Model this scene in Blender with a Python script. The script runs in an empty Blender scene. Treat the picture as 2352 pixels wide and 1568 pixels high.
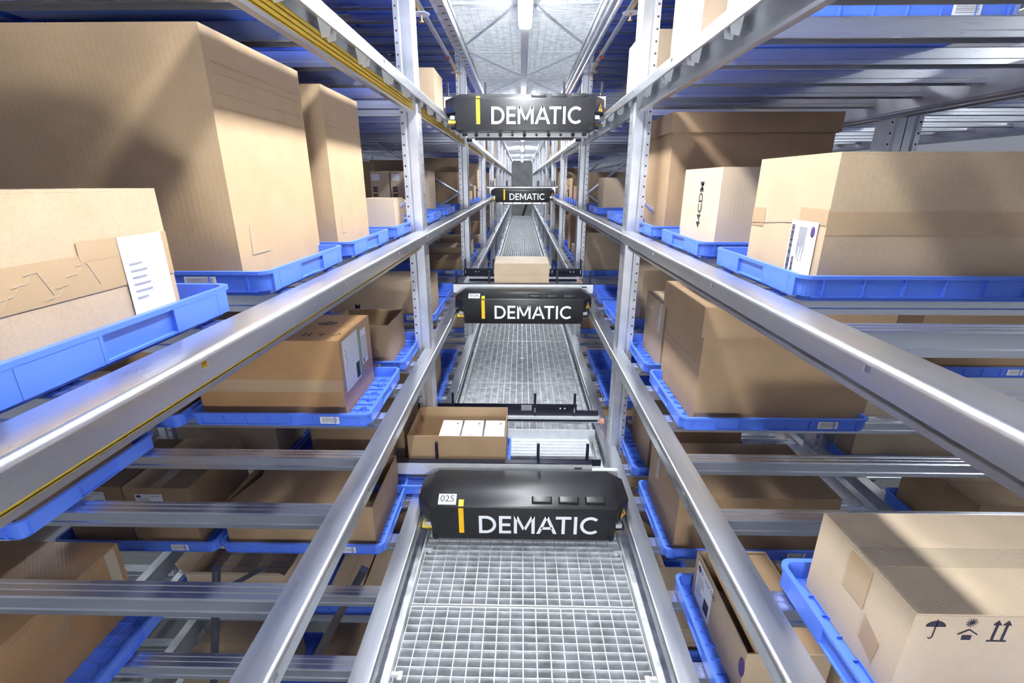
import bpy, bmesh, math, random
from mathutils import Vector, Matrix

S = bpy.context.scene
COL = S.collection
H = 4.2                                  # camera height above the hall floor
# ------------------------------------------------------------------ camera
VX, VY, F = 1198.0, 419.0, 1077.0        # aisle vanishing point and focal length for a 2352x1568 frame
fy = Vector((VX-1176, 784-VY, F)).normalized()
fz = Vector((0, F, -(784-VY))).normalized()
fx = fz.cross(fy)
if fx.x < 0: fx = -fx
right = Vector((fx[0], fy[0], fz[0])); up = Vector((fx[1], fy[1], fz[1])); fwd = Vector((fx[2], fy[2], fz[2]))
cd = bpy.data.cameras.new('camera'); cam = bpy.data.objects.new('camera', cd); COL.objects.link(cam)
cd.sensor_width = 36; cd.lens = F/2352*36; cd.clip_start = .02; cd.clip_end = 200
M = Matrix((( right.x, up.x, -fwd.x, -.017), (right.y, up.y, -fwd.y, 0), (right.z, up.z, -fwd.z, H), (0, 0, 0, 1)))
cam.matrix_world = M
S.camera = cam
# ------------------------------------------------------------------ light
w = bpy.data.worlds.new('world'); S.world = w; w.use_nodes = True
w.node_tree.nodes['Background'].inputs[0].default_value = (.78, .84, 1, 1)
w.node_tree.nodes['Background'].inputs[1].default_value = .26
S.view_settings.view_transform = 'Standard'; S.view_settings.look = 'None'
S.view_settings.exposure = 0.25; S.view_settings.gamma = 1
LAMP = 125.0                               # emission strength of the tube covers
AISLES = (0.0, 3.95, -4.35)
LAMP_Y = ((-3.4, -1.9), (.3, 3.7), (6.4, 7.9), (11.4, 12.9), (15.4, 16.9), (19.8, 21.3), (24.0, 25.5))  # the last one is added to brighten the end wall

# ------------------------------------------------------------------ levels (relative to camera)
A, B, Cc, D, E_, F_, G, K = .42, -.246, -.915, -1.55, 1.22, 1.88, -2.35, -3.0
LEV = {'A': A, 'B': B, 'C': Cc, 'D': D, 'E': E_, 'F': F_, 'G': G, 'K': K}
LNAME = {'A': 'top shuttle level', 'B': 'far shuttle level', 'C': 'middle shuttle level', 'D': 'bottom shuttle level',
         'E': 'level above ceiling lamps', 'F': 'second level above ceiling lamps', 'G': 'first level under deck', 'K': 'second level under deck'}
YMAX = 26.5

# ------------------------------------------------------------------ materials
def nt(name):
    m = bpy.data.materials.new(name); m.use_nodes = True
    return m, m.node_tree, m.node_tree.nodes['Principled BSDF']
def simple(name, col, rough=.5, metal=0, spec=.5, noise=0, nscale=20, bump=0, bscale=80, stretch=(1, 1, 1), emit=0):
    m, t, p = nt(name)
    p.inputs['Base Color'].default_value = (*col, 1); p.inputs['Roughness'].default_value = rough
    p.inputs['Metallic'].default_value = metal; p.inputs['Specular IOR Level'].default_value = spec
    if noise or bump:
        tc = t.nodes.new('ShaderNodeTexCoord'); mp = t.nodes.new('ShaderNodeMapping'); mp.inputs['Scale'].default_value = stretch
        t.links.new(tc.outputs['Object'], mp.inputs[0])
    if noise:
        n = t.nodes.new('ShaderNodeTexNoise'); n.inputs['Scale'].default_value = nscale; n.inputs['Detail'].default_value = 4
        t.links.new(mp.outputs[0], n.inputs['Vector'])
        r = t.nodes.new('ShaderNodeMapRange'); r.inputs['From Min'].default_value = .3; r.inputs['From Max'].default_value = .7
        r.inputs['To Min'].default_value = 1-noise; r.inputs['To Max'].default_value = 1+noise*.6
        t.links.new(n.outputs[0], r.inputs[0])
        mx = t.nodes.new('ShaderNodeVectorMath'); mx.operation = 'SCALE'; mx.inputs[0].default_value = col
        t.links.new(r.outputs[0], mx.inputs['Scale']); t.links.new(mx.outputs[0], p.inputs['Base Color'])
        if metal > .3:
            r2 = t.nodes.new('ShaderNodeMapRange'); r2.inputs['To Min'].default_value = rough-.1; r2.inputs['To Max'].default_value = rough+.12
            t.links.new(n.outputs[0], r2.inputs[0]); t.links.new(r2.outputs[0], p.inputs['Roughness'])
    if bump:
        n2 = t.nodes.new('ShaderNodeTexNoise'); n2.inputs['Scale'].default_value = bscale
        t.links.new(mp.outputs[0], n2.inputs['Vector'])
        b = t.nodes.new('ShaderNodeBump'); b.inputs['Strength'].default_value = bump; b.inputs['Distance'].default_value = .002
        t.links.new(n2.outputs[0], b.inputs['Height']); t.links.new(b.outputs[0], p.inputs['Normal'])
    if emit:
        p.inputs['Emission Color'].default_value = (.93, .97, 1, 1); p.inputs['Emission Strength'].default_value = emit
    return m
def carton_mat(name, col):
    m, t, p = nt(name)
    tc = t.nodes.new('ShaderNodeTexCoord')
    wv = t.nodes.new('ShaderNodeTexWave'); wv.wave_type = 'BANDS'; wv.bands_direction = 'DIAGONAL'; wv.inputs['Scale'].default_value = 45
    wv.inputs['Distortion'].default_value = .4
    mp = t.nodes.new('ShaderNodeMapping'); mp.inputs['Scale'].default_value = (1, 1, .02)
    t.links.new(tc.outputs['Object'], mp.inputs[0]); t.links.new(mp.outputs[0], wv.inputs['Vector'])
    n = t.nodes.new('ShaderNodeTexNoise'); n.inputs['Scale'].default_value = 9; n.inputs['Detail'].default_value = 6
    t.links.new(tc.outputs['Object'], n.inputs['Vector'])
    n2 = t.nodes.new('ShaderNodeTexNoise'); n2.inputs['Scale'].default_value = 260; n2.inputs['Detail'].default_value = 2
    t.links.new(tc.outputs['Object'], n2.inputs['Vector'])
    r = t.nodes.new('ShaderNodeMapRange'); r.inputs['From Min'].default_value = .3; r.inputs['From Max'].default_value = .7
    r.inputs['To Min'].default_value = .93; r.inputs['To Max'].default_value = 1.05; t.links.new(n.outputs[0], r.inputs[0])
    r2 = t.nodes.new('ShaderNodeMapRange'); r2.inputs['From Min'].default_value = .3; r2.inputs['From Max'].default_value = .7
    r2.inputs['To Min'].default_value = .94; r2.inputs['To Max'].default_value = 1.04; t.links.new(n2.outputs[0], r2.inputs[0])
    mu = t.nodes.new('ShaderNodeMath'); mu.operation = 'MULTIPLY'; t.links.new(r.outputs[0], mu.inputs[0]); t.links.new(r2.outputs[0], mu.inputs[1])
    oi = t.nodes.new('ShaderNodeObjectInfo')
    sc = t.nodes.new('ShaderNodeVectorMath'); sc.operation = 'SCALE'; sc.inputs[0].default_value = col
    t.links.new(mu.outputs[0], sc.inputs['Scale']); t.links.new(sc.outputs[0], p.inputs['Base Color'])
    b = t.nodes.new('ShaderNodeBump'); b.inputs['Strength'].default_value = .12; b.inputs['Distance'].default_value = .001
    t.links.new(wv.outputs[0], b.inputs['Height']); t.links.new(b.outputs[0], p.inputs['Normal'])
    p.inputs['Roughness'].default_value = .55; p.inputs['Specular IOR Level'].default_value = .35
    return m
GALV = simple('galvanised_steel', (.74, .76, .80), .36, .9, noise=.13, nscale=9, bump=.12, bscale=60)
GALVR = simple('galvanised_rail', (.74, .76, .79), .29, .96, noise=.14, nscale=14, stretch=(1, .12, 1), bump=.1, bscale=40)
GALVH = simple('galvanised_shelf_beam', (.70, .72, .78), .27, .95, noise=.10, nscale=14, stretch=(.08, 1, 1))
GALVD = simple('zinc_grating', (.84, .86, .88), .42, .4, noise=.35, nscale=16)
GALVW = simple('bright_zinc', (.86, .88, .90), .35, .5, noise=.08, nscale=20)
HOLE = simple('hole_shadow_steel', (.05, .05, .055), .8)
BLACK = simple('black_powder_coat', (.015, .015, .017), .33, 0, .5, noise=.25, nscale=6)
BLACKM = simple('black_anodised', (.015, .016, .03), .3, .2)
STEEL = simple('stainless_steel', (.74, .73, .72), .25, .7, noise=.06, nscale=6, stretch=(.2, 1, 1))
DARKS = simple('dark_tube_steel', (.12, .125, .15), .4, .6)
YEL = simple('conductor_yellow', (.95, .66, .08), .4)
YEL2 = simple('stripe_yellow', (1.0, .55, .01), .5)
WHITE = simple('white_vinyl', (.9, .9, .92), .5)
PAPER = simple('white_paper', (.80, .81, .86), .6, noise=.04, nscale=6)
INK = simple('black_ink', (.03, .025, .04), .7)
INKG = simple('grey_ink', (.30, .29, .31), .7)
INK2 = simple('dark_grey_ink', (.12, .12, .13), .7)
INKT = simple('teal_ink', (.1, .45, .42), .6)
PURP = simple('purple_ink', (.07, .03, .16), .6)
BLUE = simple('blue_tray_plastic', (.085, .19, .74), .33, 0, .5)
C1 = carton_mat('cardboard_tan', (.50, .37, .24))
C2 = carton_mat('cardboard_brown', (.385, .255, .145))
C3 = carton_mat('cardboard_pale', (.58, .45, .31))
C4 = carton_mat('cardboard_glossy_orange', (.42, .24, .11)); C4.node_tree.nodes['Principled BSDF'].inputs['Roughness'].default_value = .32
C5 = carton_mat('cardboard_kraft', (.46, .32, .185))
TAPE = simple('brown_tape', (.45, .31, .18), .16, 0, .7, bump=.25, bscale=60)
FILM = simple('clear_tape', (.50, .40, .28), .1, 0, .8, bump=.6, bscale=90)
CONC = simple('concrete', (.34, .35, .34), .85, noise=.2, nscale=3)
FLOOR = simple('floor_coating', (.16, .165, .17), .4, noise=.1, nscale=1)
CEIL = simple('white_ceiling_sheet', (.8, .81, .82), .6)
GLOWS = simple('side_lamp_diffuser', (.9, .9, .9), .4, emit=LAMP*.5)
GLOW = simple('lamp_diffuser', (.9, .9, .9), .4, emit=LAMP)
def sheet_mat():
    m, t, p = nt('added_glow_sheet_white'); p.inputs['Base Color'].default_value = (.85, .87, .88, 1); p.inputs['Roughness'].default_value = .6
    tr = t.nodes.new('ShaderNodeBsdfTranslucent'); tr.inputs[0].default_value = (.9, .92, .93, 1)
    mx = t.nodes.new('ShaderNodeMixShader'); mx.inputs[0].default_value = .6
    t.links.new(p.outputs[0], mx.inputs[1]); t.links.new(tr.outputs[0], mx.inputs[2]); t.links.new(mx.outputs[0], t.nodes['Material Output'].inputs[0])
    return m
SHEET = sheet_mat()
HOUS = simple('lamp_housing', (.85, .86, .88), .4)
COPPER = simple('copper_orange_bolt', (.70, .28, .17), .4, .3)
BRASS = simple('brass', (.7, .45, .2), .3, .9)
REDP = simple('red_pipe_clamp', (.5, .08, .04), .5)

# ------------------------------------------------------------------ mesh helpers
class MB:
    def __init__(s): s.v = []; s.f = []; s.m = []; s.mats = []
    def mi(s, mat):
        if mat not in s.mats: s.mats.append(mat)
        return s.mats.index(mat)
    def add(s, vs, fs, mat):
        o = len(s.v); k = s.mi(mat); s.v += [tuple(v) for v in vs]
        for f in fs: s.f.append(tuple(i+o for i in f)); s.m.append(k)
    def box(s, x0, x1, y0, y1, z0, z1, mat):
        if x0 > x1: x0, x1 = x1, x0
        if y0 > y1: y0, y1 = y1, y0
        s.add([(x0,y0,z0),(x1,y0,z0),(x1,y1,z0),(x0,y1,z0),(x0,y0,z1),(x1,y0,z1),(x1,y1,z1),(x0,y1,z1)],
              [(0,3,2,1),(4,5,6,7),(0,1,5,4),(1,2,6,5),(2,3,7,6),(3,0,4,7)], mat)
    def ext(s, prof, axis, a, b, mat, caps=True):
        # closed profile polygon extruded along an axis; prof gives the two other coordinates (x/z for y, y/z for x, x/y for z)
        n = len(prof)
        def P(p, t): return (t, p[0], p[1]) if axis == 'x' else ((p[0], t, p[1]) if axis == 'y' else (p[0], p[1], t))
        vs = [P(p, a) for p in prof]+[P(p, b) for p in prof]
        fs = [(i, (i+1) % n, n+(i+1) % n, n+i) for i in range(n)]
        if caps: fs += [tuple(range(n))[::-1], tuple(range(n, 2*n))]
        s.add(vs, fs, mat)
    def tube(s, p, q, r, mat, n=10):
        p = Vector(p); q = Vector(q); d = (q-p).normalized(); u = d.orthogonal().normalized(); v = d.cross(u)
        vs = []
        for c in (p, q):
            for i in range(n):
                a = 2*math.pi*i/n; vs.append(c+u*math.cos(a)*r+v*math.sin(a)*r)
        s.add(vs, [(i, (i+1) % n, n+(i+1) % n, n+i) for i in range(n)]+[tuple(range(n))[::-1], tuple(range(n, 2*n))], mat)
    def path(s, pts, r, mat, n=8):
        for a, b in zip(pts, pts[1:]): s.tube(a, b, r, mat, n)
    def bar(s, p, q, w, h, mat, upv=(0, 0, 1)):
        p = Vector(p); q = Vector(q); d = (q-p).normalized(); u = Vector(upv).cross(d).normalized()*w/2; v = d.cross(u).normalized()*h/2
        s.add([p-u-v, p+u-v, p+u+v, p-u+v, q-u-v, q+u-v, q+u+v, q-u+v], [(0,3,2,1),(4,5,6,7),(0,1,5,4),(1,2,6,5),(2,3,7,6),(3,0,4,7)], mat)
    def poly(s, pts, mat, nrm=None, t=.0006):
        # thin solid polygon; pts are 3-D, nrm the outward direction
        n = len(pts); nv = Vector(nrm)*t
        vs = [Vector(p) for p in pts]+[Vector(p)+nv for p in pts]
        s.add(vs, [tuple(range(n, 2*n)), tuple(range(n))[::-1]]+[(i, (i+1) % n, n+(i+1) % n, n+i) for i in range(n)], mat)
    def build(s, name, parent=None, bevel=0, smooth=False, loc=None, seg=2):
        me = bpy.data.meshes.new(name); me.from_pydata(s.v, [], s.f)
        for m in s.mats: me.materials.append(m)
        me.polygons.foreach_set('material_index', s.m)
        bm = bmesh.new(); bm.from_mesh(me)
        bmesh.ops.recalc_face_normals(bm, faces=bm.faces)
        if bevel:
            es = [e for e in bm.edges if len(e.link_faces) == 2 and e.calc_face_angle(0) > .5]
            bmesh.ops.bevel(bm, geom=es, offset=bevel, segments=seg, affect='EDGES', profile=.6, clamp_overlap=True)
        bm.to_mesh(me); bm.free()
        if smooth:
            me.shade_smooth() if hasattr(me, 'shade_smooth') else None
            me.set_sharp_from_angle(angle=.7)
        o = bpy.data.objects.new(name, me); COL.objects.link(o)
        if parent: o.parent = parent
        if loc: o.location = loc
        return o
def empty(name, loc, label=None, cat=None, group=None):
    o = bpy.data.objects.new(name, None); COL.objects.link(o); o.location = loc; o.empty_display_size = .05
    return tag(o, label, cat, group)
def tag(o, label=None, cat=None, group=None, kind=None):
    if label: o['label'] = label
    if cat: o['category'] = cat
    if group: o['group'] = group
    if kind: o['kind'] = kind
    return o
def copy_tree(root):
    r = root.copy(); COL.objects.link(r)
    for ch in list(root.children):
        c = ch.copy(); COL.objects.link(c); c.parent = r
        for g in ch.children:
            d = g.copy(); COL.objects.link(d); d.parent = c
    return r
def text_polys(body, size, bold=0):
    cu = bpy.data.curves.new('t', 'FONT'); cu.body = body; cu.size = size; cu.offset = bold; cu.resolution_u = 3
    cu.align_x = 'CENTER'; cu.align_y = 'CENTER'
    o = bpy.data.objects.new('t', cu); COL.objects.link(o)
    bpy.context.view_layer.update()
    me = bpy.data.meshes.new_from_object(o.evaluated_get(bpy.context.evaluated_depsgraph_get()))
    vs = [v.co.copy() for v in me.vertices]; fs = [tuple(p.vertices) for p in me.polygons]
    bpy.data.objects.remove(o); bpy.data.curves.remove(cu); bpy.data.meshes.remove(me)
    return vs, fs
def put_text(mb, body, size, mat, org, ux, uy, bold=0):
    vs, fs = text_polys(body, size, bold); ux = Vector(ux); uy = Vector(uy); n = ux.cross(uy); org = Vector(org)
    mb.add([org+ux*v.x+uy*v.y+n*.0004 for v in vs], fs, mat)
class Face:
    """a drawing plane on the face of a box: u, v in metres from its lower left corner"""
    def __init__(s, org, ux, uy): s.o = Vector(org); s.x = Vector(ux); s.y = Vector(uy); s.n = s.x.cross(s.y)
    def p(s, u, v, h=0): return s.o+s.x*u+s.y*v+s.n*h
    def rect(s, mb, u0, u1, v0, v1, mat, h=.0008, t=.0006): mb.poly([s.p(u0, v0, h), s.p(u1, v0, h), s.p(u1, v1, h), s.p(u0, v1, h)], mat, s.n, t)
    def pl(s, mb, pts, mat, h=.0008, t=.0006): mb.poly([s.p(a, b, h) for a, b in pts], mat, s.n, t)
    def line(s, mb, pts, wd, mat, h=.0008):
        for (a, b), (c, d) in zip(pts, pts[1:]):
            L = math.hypot(c-a, d-b) or 1e-6; nx, ny = -(d-b)/L*wd/2, (c-a)/L*wd/2
            s.pl(mb, [(a+nx, b+ny), (a-nx, b-ny), (c-nx, d-ny), (c+nx, d+ny)], mat, h)
    def ell(s, mb, u, v, a, b, mat, h=.0008, n=20, a0=0, a1=2*math.pi):
        s.pl(mb, [(u+a*math.cos(a0+(a1-a0)*i/n), v+b*math.sin(a0+(a1-a0)*i/n)) for i in range(n if a1-a0 > 6.2 else n+1)], mat, h)
    def ring(s, mb, u, v, a, b, wd, mat, h=.0008, a0=0, a1=2*math.pi, n=20):
        s.line(mb, [(u+a*math.cos(a0+(a1-a0)*i/n), v+b*math.sin(a0+(a1-a0)*i/n)) for i in range(n+1)], wd, mat, h)
    def text(s, mb, body, u, v, size, mat, rot=0, bold=0, h=.001):
        c, sn = math.cos(rot), math.sin(rot)
        put_text(mb, body, size, mat, s.p(u, v, h), s.x*c+s.y*sn, -s.x*sn+s.y*c, bold)

# ------------------------------------------------------------------ racks
UY = [2.56+2.26*k for k in (-2, 0, 1, 2, 3, 4, 5, 6, 7, 8, 9, 10)]            # front edges of the uprights
R_ = .012
ARC = [(.5+R_-R_*math.sin(math.radians(a)), -R_+R_*math.cos(math.radians(a))) for a in (0, 15, 30, 45, 60, 75, 90)]
ARCI = [(.5+R_-(R_-.003)*math.sin(math.radians(a)), -R_+(R_-.003)*math.cos(math.radians(a))) for a in (90, 60, 30, 0)]
RAIL_PROF = [(.555,-.084),(.555,-.094),(.577,-.094),(.577,0)]+ARC+[(.5,-.045),(.508,-.045),(.508,-.042),(.503,-.042)]+ARCI+[(.574,-.003),(.574,-.091),(.558,-.091),(.558,-.084)]
RAIL_U = [(.555,-.084),(.555,-.094),(.577,-.094),(.577,0)]+ARC+ARCI+[(.574,-.003),(.574,-.091),(.558,-.091),(.558,-.084)]
RAIL_L = [(.5,-.024),(.5,-.045),(.508,-.045),(.508,-.042),(.503,-.042),(.503,-.024)]
HAT = [(0,-.050),(0,-.036),(.003,-.033),(.003,-.004),(.007,0),(.018,0),(.020,-.002),(.024,-.002),(.026,0),(.036,0),(.038,-.002),(.042,-.002),(.044,0),(.055,0),(.059,-.004),(.059,-.033),(.062,-.036),(.062,-.050),(.060,-.050),(.060,-.037),(.057,-.034),(.057,-.006),(.005,-.006),(.005,-.034),(.002,-.037),(.002,-.050)]
HATN = 88
def hat_y(k): return .23+.3*k
def upright_mb(sx, xin, y0, z0, z1, flip=1, detail=True):
    mb = MB(); X = lambda v: sx*(xin+v*flip)
    prof = [(0,.012),(.008,0),(.05,0),(.056,.006),(.060,.010),(.066,.010),(.066,0),(.09,0),(.09,.1),(.066,.1),(.066,.09),(.008,.1),(0,.088)]
    mb.ext([(X(a), y0+b) for a, b in prof], 'z', z0, z1, GALV)
    if detail:
        z = z0+.03
        while z < z1-.02:
            c = [(X(.079)+.0052*math.cos(t), y0-.0003, z+.0052*math.sin(t)) for t in [i*math.pi/5 for i in range(10)]]
            mb.poly(c, HOLE, (0, -1, 0), .0004)
            for yy in (.03, .066):
                xs = X(0); o = -sx*flip*.0004
                mb.add([(xs+o, y0+yy, z-.004), (xs+o, y0+yy+.006, z+.001), (xs+o, y0+yy+.006, z+.013), (xs+o, y0+yy, z+.008)], [(0,1,2,3)], HOLE)
            z += .05
    return mb
def rail(parent, sx, lev, name='guide_rail'):
    z = LEV[lev]+H; mb = MB()
    cuts = []; y = .66-1.2
    while y < YMAX: cuts.append(y); y += .6
    ya = -1.4
    for c in (cuts if lev in 'ABCD' else []):
        mb.ext([(sx*a, z+b) for a, b in RAIL_PROF], 'y', ya, c-.008, GALVR)
        mb.ext([(sx*a, z+b) for a, b in RAIL_U], 'y', c-.008, c+.008, GALVR)
        mb.ext([(sx*a, z+b) for a, b in RAIL_L], 'y', c-.008, c+.008, GALVR)
        ya = c+.008
    mb.ext([(sx*a, z+b) for a, b in RAIL_PROF], 'y', ya, YMAX, GALVR)
    # paired folded tabs of the shelf beams seen under the rail
    for k in range(-3, 60 if lev in 'ABCD' else 0):
        for dy in (.006, .048):
            y = hat_y(k)+dy
            mb.add([(sx*.522, y, z-.0035), (sx*.560, y, z-.0035), (sx*.560, y+.016, z-.0035), (sx*.522, y+.016, z-.0035),
                    (sx*.530, y+.002, z-.050), (sx*.554, y+.004, z-.054), (sx*.560, y+.020, z-.038), (sx*.534, y+.014, z-.034)],
                   [(0,3,2,1),(4,5,6,7),(0,1,5,4),(1,2,6,5),(2,3,7,6),(3,0,4,7)], GALVW)
    o = mb.build(name, parent, smooth=True)
    if sx < 0:
        m2 = MB()
        for i in range(4):
            zz = z-.036-.0135*i
            m2.ext([(-.574, zz), (-.562, zz), (-.559, zz-.003), (-.559, zz-.007), (-.562, zz-.010), (-.574, zz-.010)], 'y', -1.4, YMAX, YEL)
        m2.box(-.574, -.571, -1.4, YMAX, z-.088, z-.033, INK)
        m2.build('conductor_bar', o)['label'] = 'yellow power conductor strips'
    return o
def make_rack(sx, label, xf, xb, levels, name='storage_rack', front=True):
    root = empty(name, (0, 0, 0), label, 'rack')
    zlo, zhi = .05, H+2.7
    for i, y in enumerate(UY):
        if front:
            ys = max(y, y); upright_mb(sx, .535, ys, zlo, zhi, detail=i < 8).build('upright', root)
        else: upright_mb(sx, xf, y, zlo, zhi, detail=i < 3).build('upright', root)
        upright_mb(sx, xb+.14, y, zlo, zhi, flip=-1, detail=i < 5).build('upright', root)
    for lv in levels:
        z = LEV[lv]+H
        if front: rail(root, sx, lv)
        else:
            m = MB(); m.ext([(sx*(xf+a), z+b) for a, b in [(-.01,-.12),(0,-.12),(0,-.012),(.05,-.012),(.05,0),(-.01,0)]], 'y', -1, YMAX, GALVR); m.build('edge_beam', root)
        m = MB(); m.ext([(sx*(xb+a), z+b) for a, b in [(0,-.052),(0,-.005),(.045,-.005),(.045,-.12),(.02,-.12),(.003,-.112),(.003,-.108),(0,-.104)]], 'y', -1, YMAX, GALV)
        m.build('rear_beam', root)
    # shelf beams: nearest ones as parts
    xa = .578 if front else xf+.052
    proto = MB(); proto.ext(HAT, 'x', 0, sx*(xb-xa), GALVH); pr = proto.build('shelf_beam', root)
    me = pr.data; first = True
    rest = MB(); near = []
    for lv in levels:
        for k in range(-1, HATN):
            near.append((abs(hat_y(k)-1.6)+(0 if lv in 'ABCD' else 2.5), lv, k))
    near.sort(); nn = 96 if front else 40
    for j, (d, lv, k) in enumerate(near):
        loc = (sx*xa, hat_y(k), LEV[lv]+H-.012)
        if j < nn:
            if first: pr.location = loc; first = False
            else:
                o = pr.copy(); COL.objects.link(o); o.location = loc
        else:
            prof = HAT if hat_y(k) < 7 else [(0,-.05),(.003,-.03),(.003,-.004),(.007,0),(.055,0),(.059,-.004),(.059,-.03),(.062,-.05)]
            rest.ext([(a+loc[1], b+loc[2]) for a, b in prof], 'x', loc[0], sx*xb, GALVH)
    tag(rest.build('far_shelf_beam', root), kind='stuff')
    # zig-zag frame bracing between front and rear uprights
    for i, y in enumerate(UY):
        a, b = (sx*(xa+.06), sx*(xb+.09)); z = .3; s = 0
        while z < zhi-1.0:
            p, q = ((a, b) if s % 2 == 0 else (b, a))
            if not (-.35 < z-H < .5) or i > 1:
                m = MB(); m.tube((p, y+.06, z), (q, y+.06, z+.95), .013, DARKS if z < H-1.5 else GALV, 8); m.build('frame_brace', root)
            z += .95; s += 1
    return root
LR = make_rack(-1, 'long galvanised steel rack on the left side of the aisle, with yellow conductor strips', .535, 2.15, 'FEABCDGK')
RR = make_rack(1, 'long galvanised steel rack on the right side of the aisle, without conductor strips', .535, 1.74, 'FEABCDGK')
make_rack(1, 'galvanised steel rack standing behind the right rack, facing the next aisle', 1.86, 3.3, 'FEABCDGK', 'storage_rack', False)
make_rack(-1, 'galvanised steel rack standing in the dark behind the left rack', 2.36, 3.8, 'FEABCDGK', 'storage_rack', False)

# ------------------------------------------------------------------ mesh decks
def deck(name, z, label, y0, y1, rails=True):
    root = empty(name, (0, y0, z), label, 'walkway')
    P = 1.17; n = int((y1-y0)/P)
    for i in range(n):
        m = MB(); a = .006; b = P-.006
        hw = .472
        for yy in (a, b): m.box(-hw, hw, yy-.0025, yy+.0025, -.03 if z < H else -.012, .001, GALVW)
        for xx in (-hw, hw): m.box(xx-.0015, xx+.0015, a, b, -.03, .0005, GALVD)
        k = 1
        while a+k*.0345 < b-.01:
            yy = a+k*.0345
            m.box(-hw, hw, yy-.0012, yy+.0012, -.042 if z < H else -.004, 0, GALVD); k += 1
        for j in range(1, 18):
            xx = -hw+j*2*hw/18; m.box(xx-.0018, xx+.0018, a, b, -.003, .0015, GALVW)
        if i == 0: g = m.build('grating_panel', root); me = g.data
        else: g = bpy.data.objects.new('grating_panel', me); COL.objects.link(g); g.parent = root
        g.location = (0, i*P, 0)
        if i < 8 and z < H:
            for sx in (-1, 1):
                for yy in (.3, .86):
                    m = MB(); m.box(sx*.452, sx*.478, yy, yy+.012, .001, .016, GALVW); m.box(sx*.440, sx*.456, yy-.01, yy+.022, .001, .006, GALVW); m.build('panel_clip', root, loc=(0, i*P, 0))
            m = MB(); m.box(-.012, .012, .58, .60, .001, .012, GALVW); m.build('panel_clip', root, loc=(0, i*P, 0))
    m = MB()
    for sx in (-1, 1):
        m.ext([(sx*.478, -.07), (sx*.478, .03), (sx*.482, .03), (sx*.482, -.066), (sx*.562, -.066), (sx*.562, -.07)], 'y', 0, y1-y0, GALVD)
    m.build('side_angle', root)
    if rails is True and z < H:
        m = MB()
        yy = .5
        while yy < y1-y0: m.box(-.475, .475, yy, yy+.05, -.09, -.046, GALV); yy += 2.26
        m.build('deck_joist', root)
    return root
LD = deck('mesh_walkway', H-1.70, 'galvanised mesh walkway deck on the floor of the aisle under shuttle 025', 0.35, 26.2)
UD = deck('mesh_walkway', H+1.075, 'galvanised mesh walkway overhead, above the ceiling lamps of the aisle', -1.2, 26.3)
m = MB(); m.box(-.478, .478, 0, 27.5, .012, .016, SHEET); m.build('added_glow_sheet', UD)  # sheet added over the mesh so lamps above make the deck glow white
m = MB()
for y in [4.6+2.26*k for k in range(-1, 9)]:
    for s in (-1, 1):
        m.bar((s*.47, y, H+1.054), (-s*.47, y+2.0, H+1.054), .022, .006, GALV)
m.build('cross_brace', UD, loc=(0, 1.2, -H-1.075))
def under_panel(z, label):
    mb = MB(); y = .3
    while y < 6:
        mb.box(-.47, .47, y, y+.19, -.002, 0, GALVD); y += .225
    return tag(mb.build('sheet_panel', loc=(0, 0, z)), label, 'panel')
# ------------------------------------------------------------------ lamps
def luminaire(x, y0, y1, z, label, glow=None):
    r = empty('ceiling_lamp', (x, y0, z), label, 'lamp')
    L = y1-y0
    m = MB(); m.box(-.045, .045, 0, L, .022, .05, HOUS); m.build('lamp_housing', r)
    m = MB(); m.ext([(-.042, .0215), (-.036, .004), (-.02, 0), (.02, 0), (.036, .004), (.042, .0215)], 'y', .01, L-.01, glow or GLOW); m.build('diffuser', r)
    return r
words = ['nearest', 'second', 'third', 'fourth', 'fifth', 'sixth', 'seventh', 'eighth', 'ninth', 'tenth', 'eleventh', 'twelfth', 'thirteenth', 'fourteenth',
         'fifteenth', 'sixteenth', 'seventeenth', 'eighteenth', 'nineteenth', 'twentieth'] + ['twenty-'+x for x in ('first', 'second', 'third', 'fourth', 'fifth', 'sixth', 'seventh', 'eighth', 'ninth')] + ['thirtieth'] + ['thirty-'+x for x in ('first', 'second', 'third', 'fourth', 'fifth', 'sixth')]
for i, (a, b) in enumerate(LAMP_Y):
    luminaire(0, a, b, H+.985, ('lit strip lamp behind the camera over the aisle' if i == 0 else
      ['', 'bright strip lamp at the top of the photo, over the aisle', 'strip lamp hidden above the top shuttle', 'first small strip lamp seen below the top shuttle', 'second small strip lamp seen below the top shuttle',
       'third small strip lamp seen below the top shuttle', 'farthest small strip lamp, added to light the end wall'][i]), GLOWS if i == 0 else None)
for i, (a, b) in enumerate(((-1, 1.5), (3, 5.5), (7.5, 10), (12, 14.5), (17, 19.5), (22, 24.5))):
    luminaire(0, a, b, H+2.9, f'{words[i]} strip lamp high above the mesh ceiling of the aisle')
m = MB()
for (a, b), (c, d) in zip(LAMP_Y[1:], LAMP_Y[2:]): m.box(-.03, .03, b, c, 1.012, 1.045, HOUS)
tag(m.build('lamp_trunking', loc=(0, 0, H)), 'white trunking running between the strip lamps over the aisle', 'trunking')
for i, (a, b) in enumerate(((-1, 1.4), (2.3, 4.7), (6, 8.4), (10, 12.4))):
    luminaire(3.95, a, b, H+.985, f'{words[i]} strip lamp of the next aisle to the right, upper row', GLOWS)
    luminaire(-4.4, a, b, H+.985, f'{words[i]} strip lamp of the next aisle to the left, upper row', GLOWS)
for i, (a, b) in enumerate(((-1.2, .4), (2.4, 4.4), (7, 9))):
    luminaire(0, a, b, H-1.86, f'{words[i]} strip lamp under the lower mesh deck', GLOWS)

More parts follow.
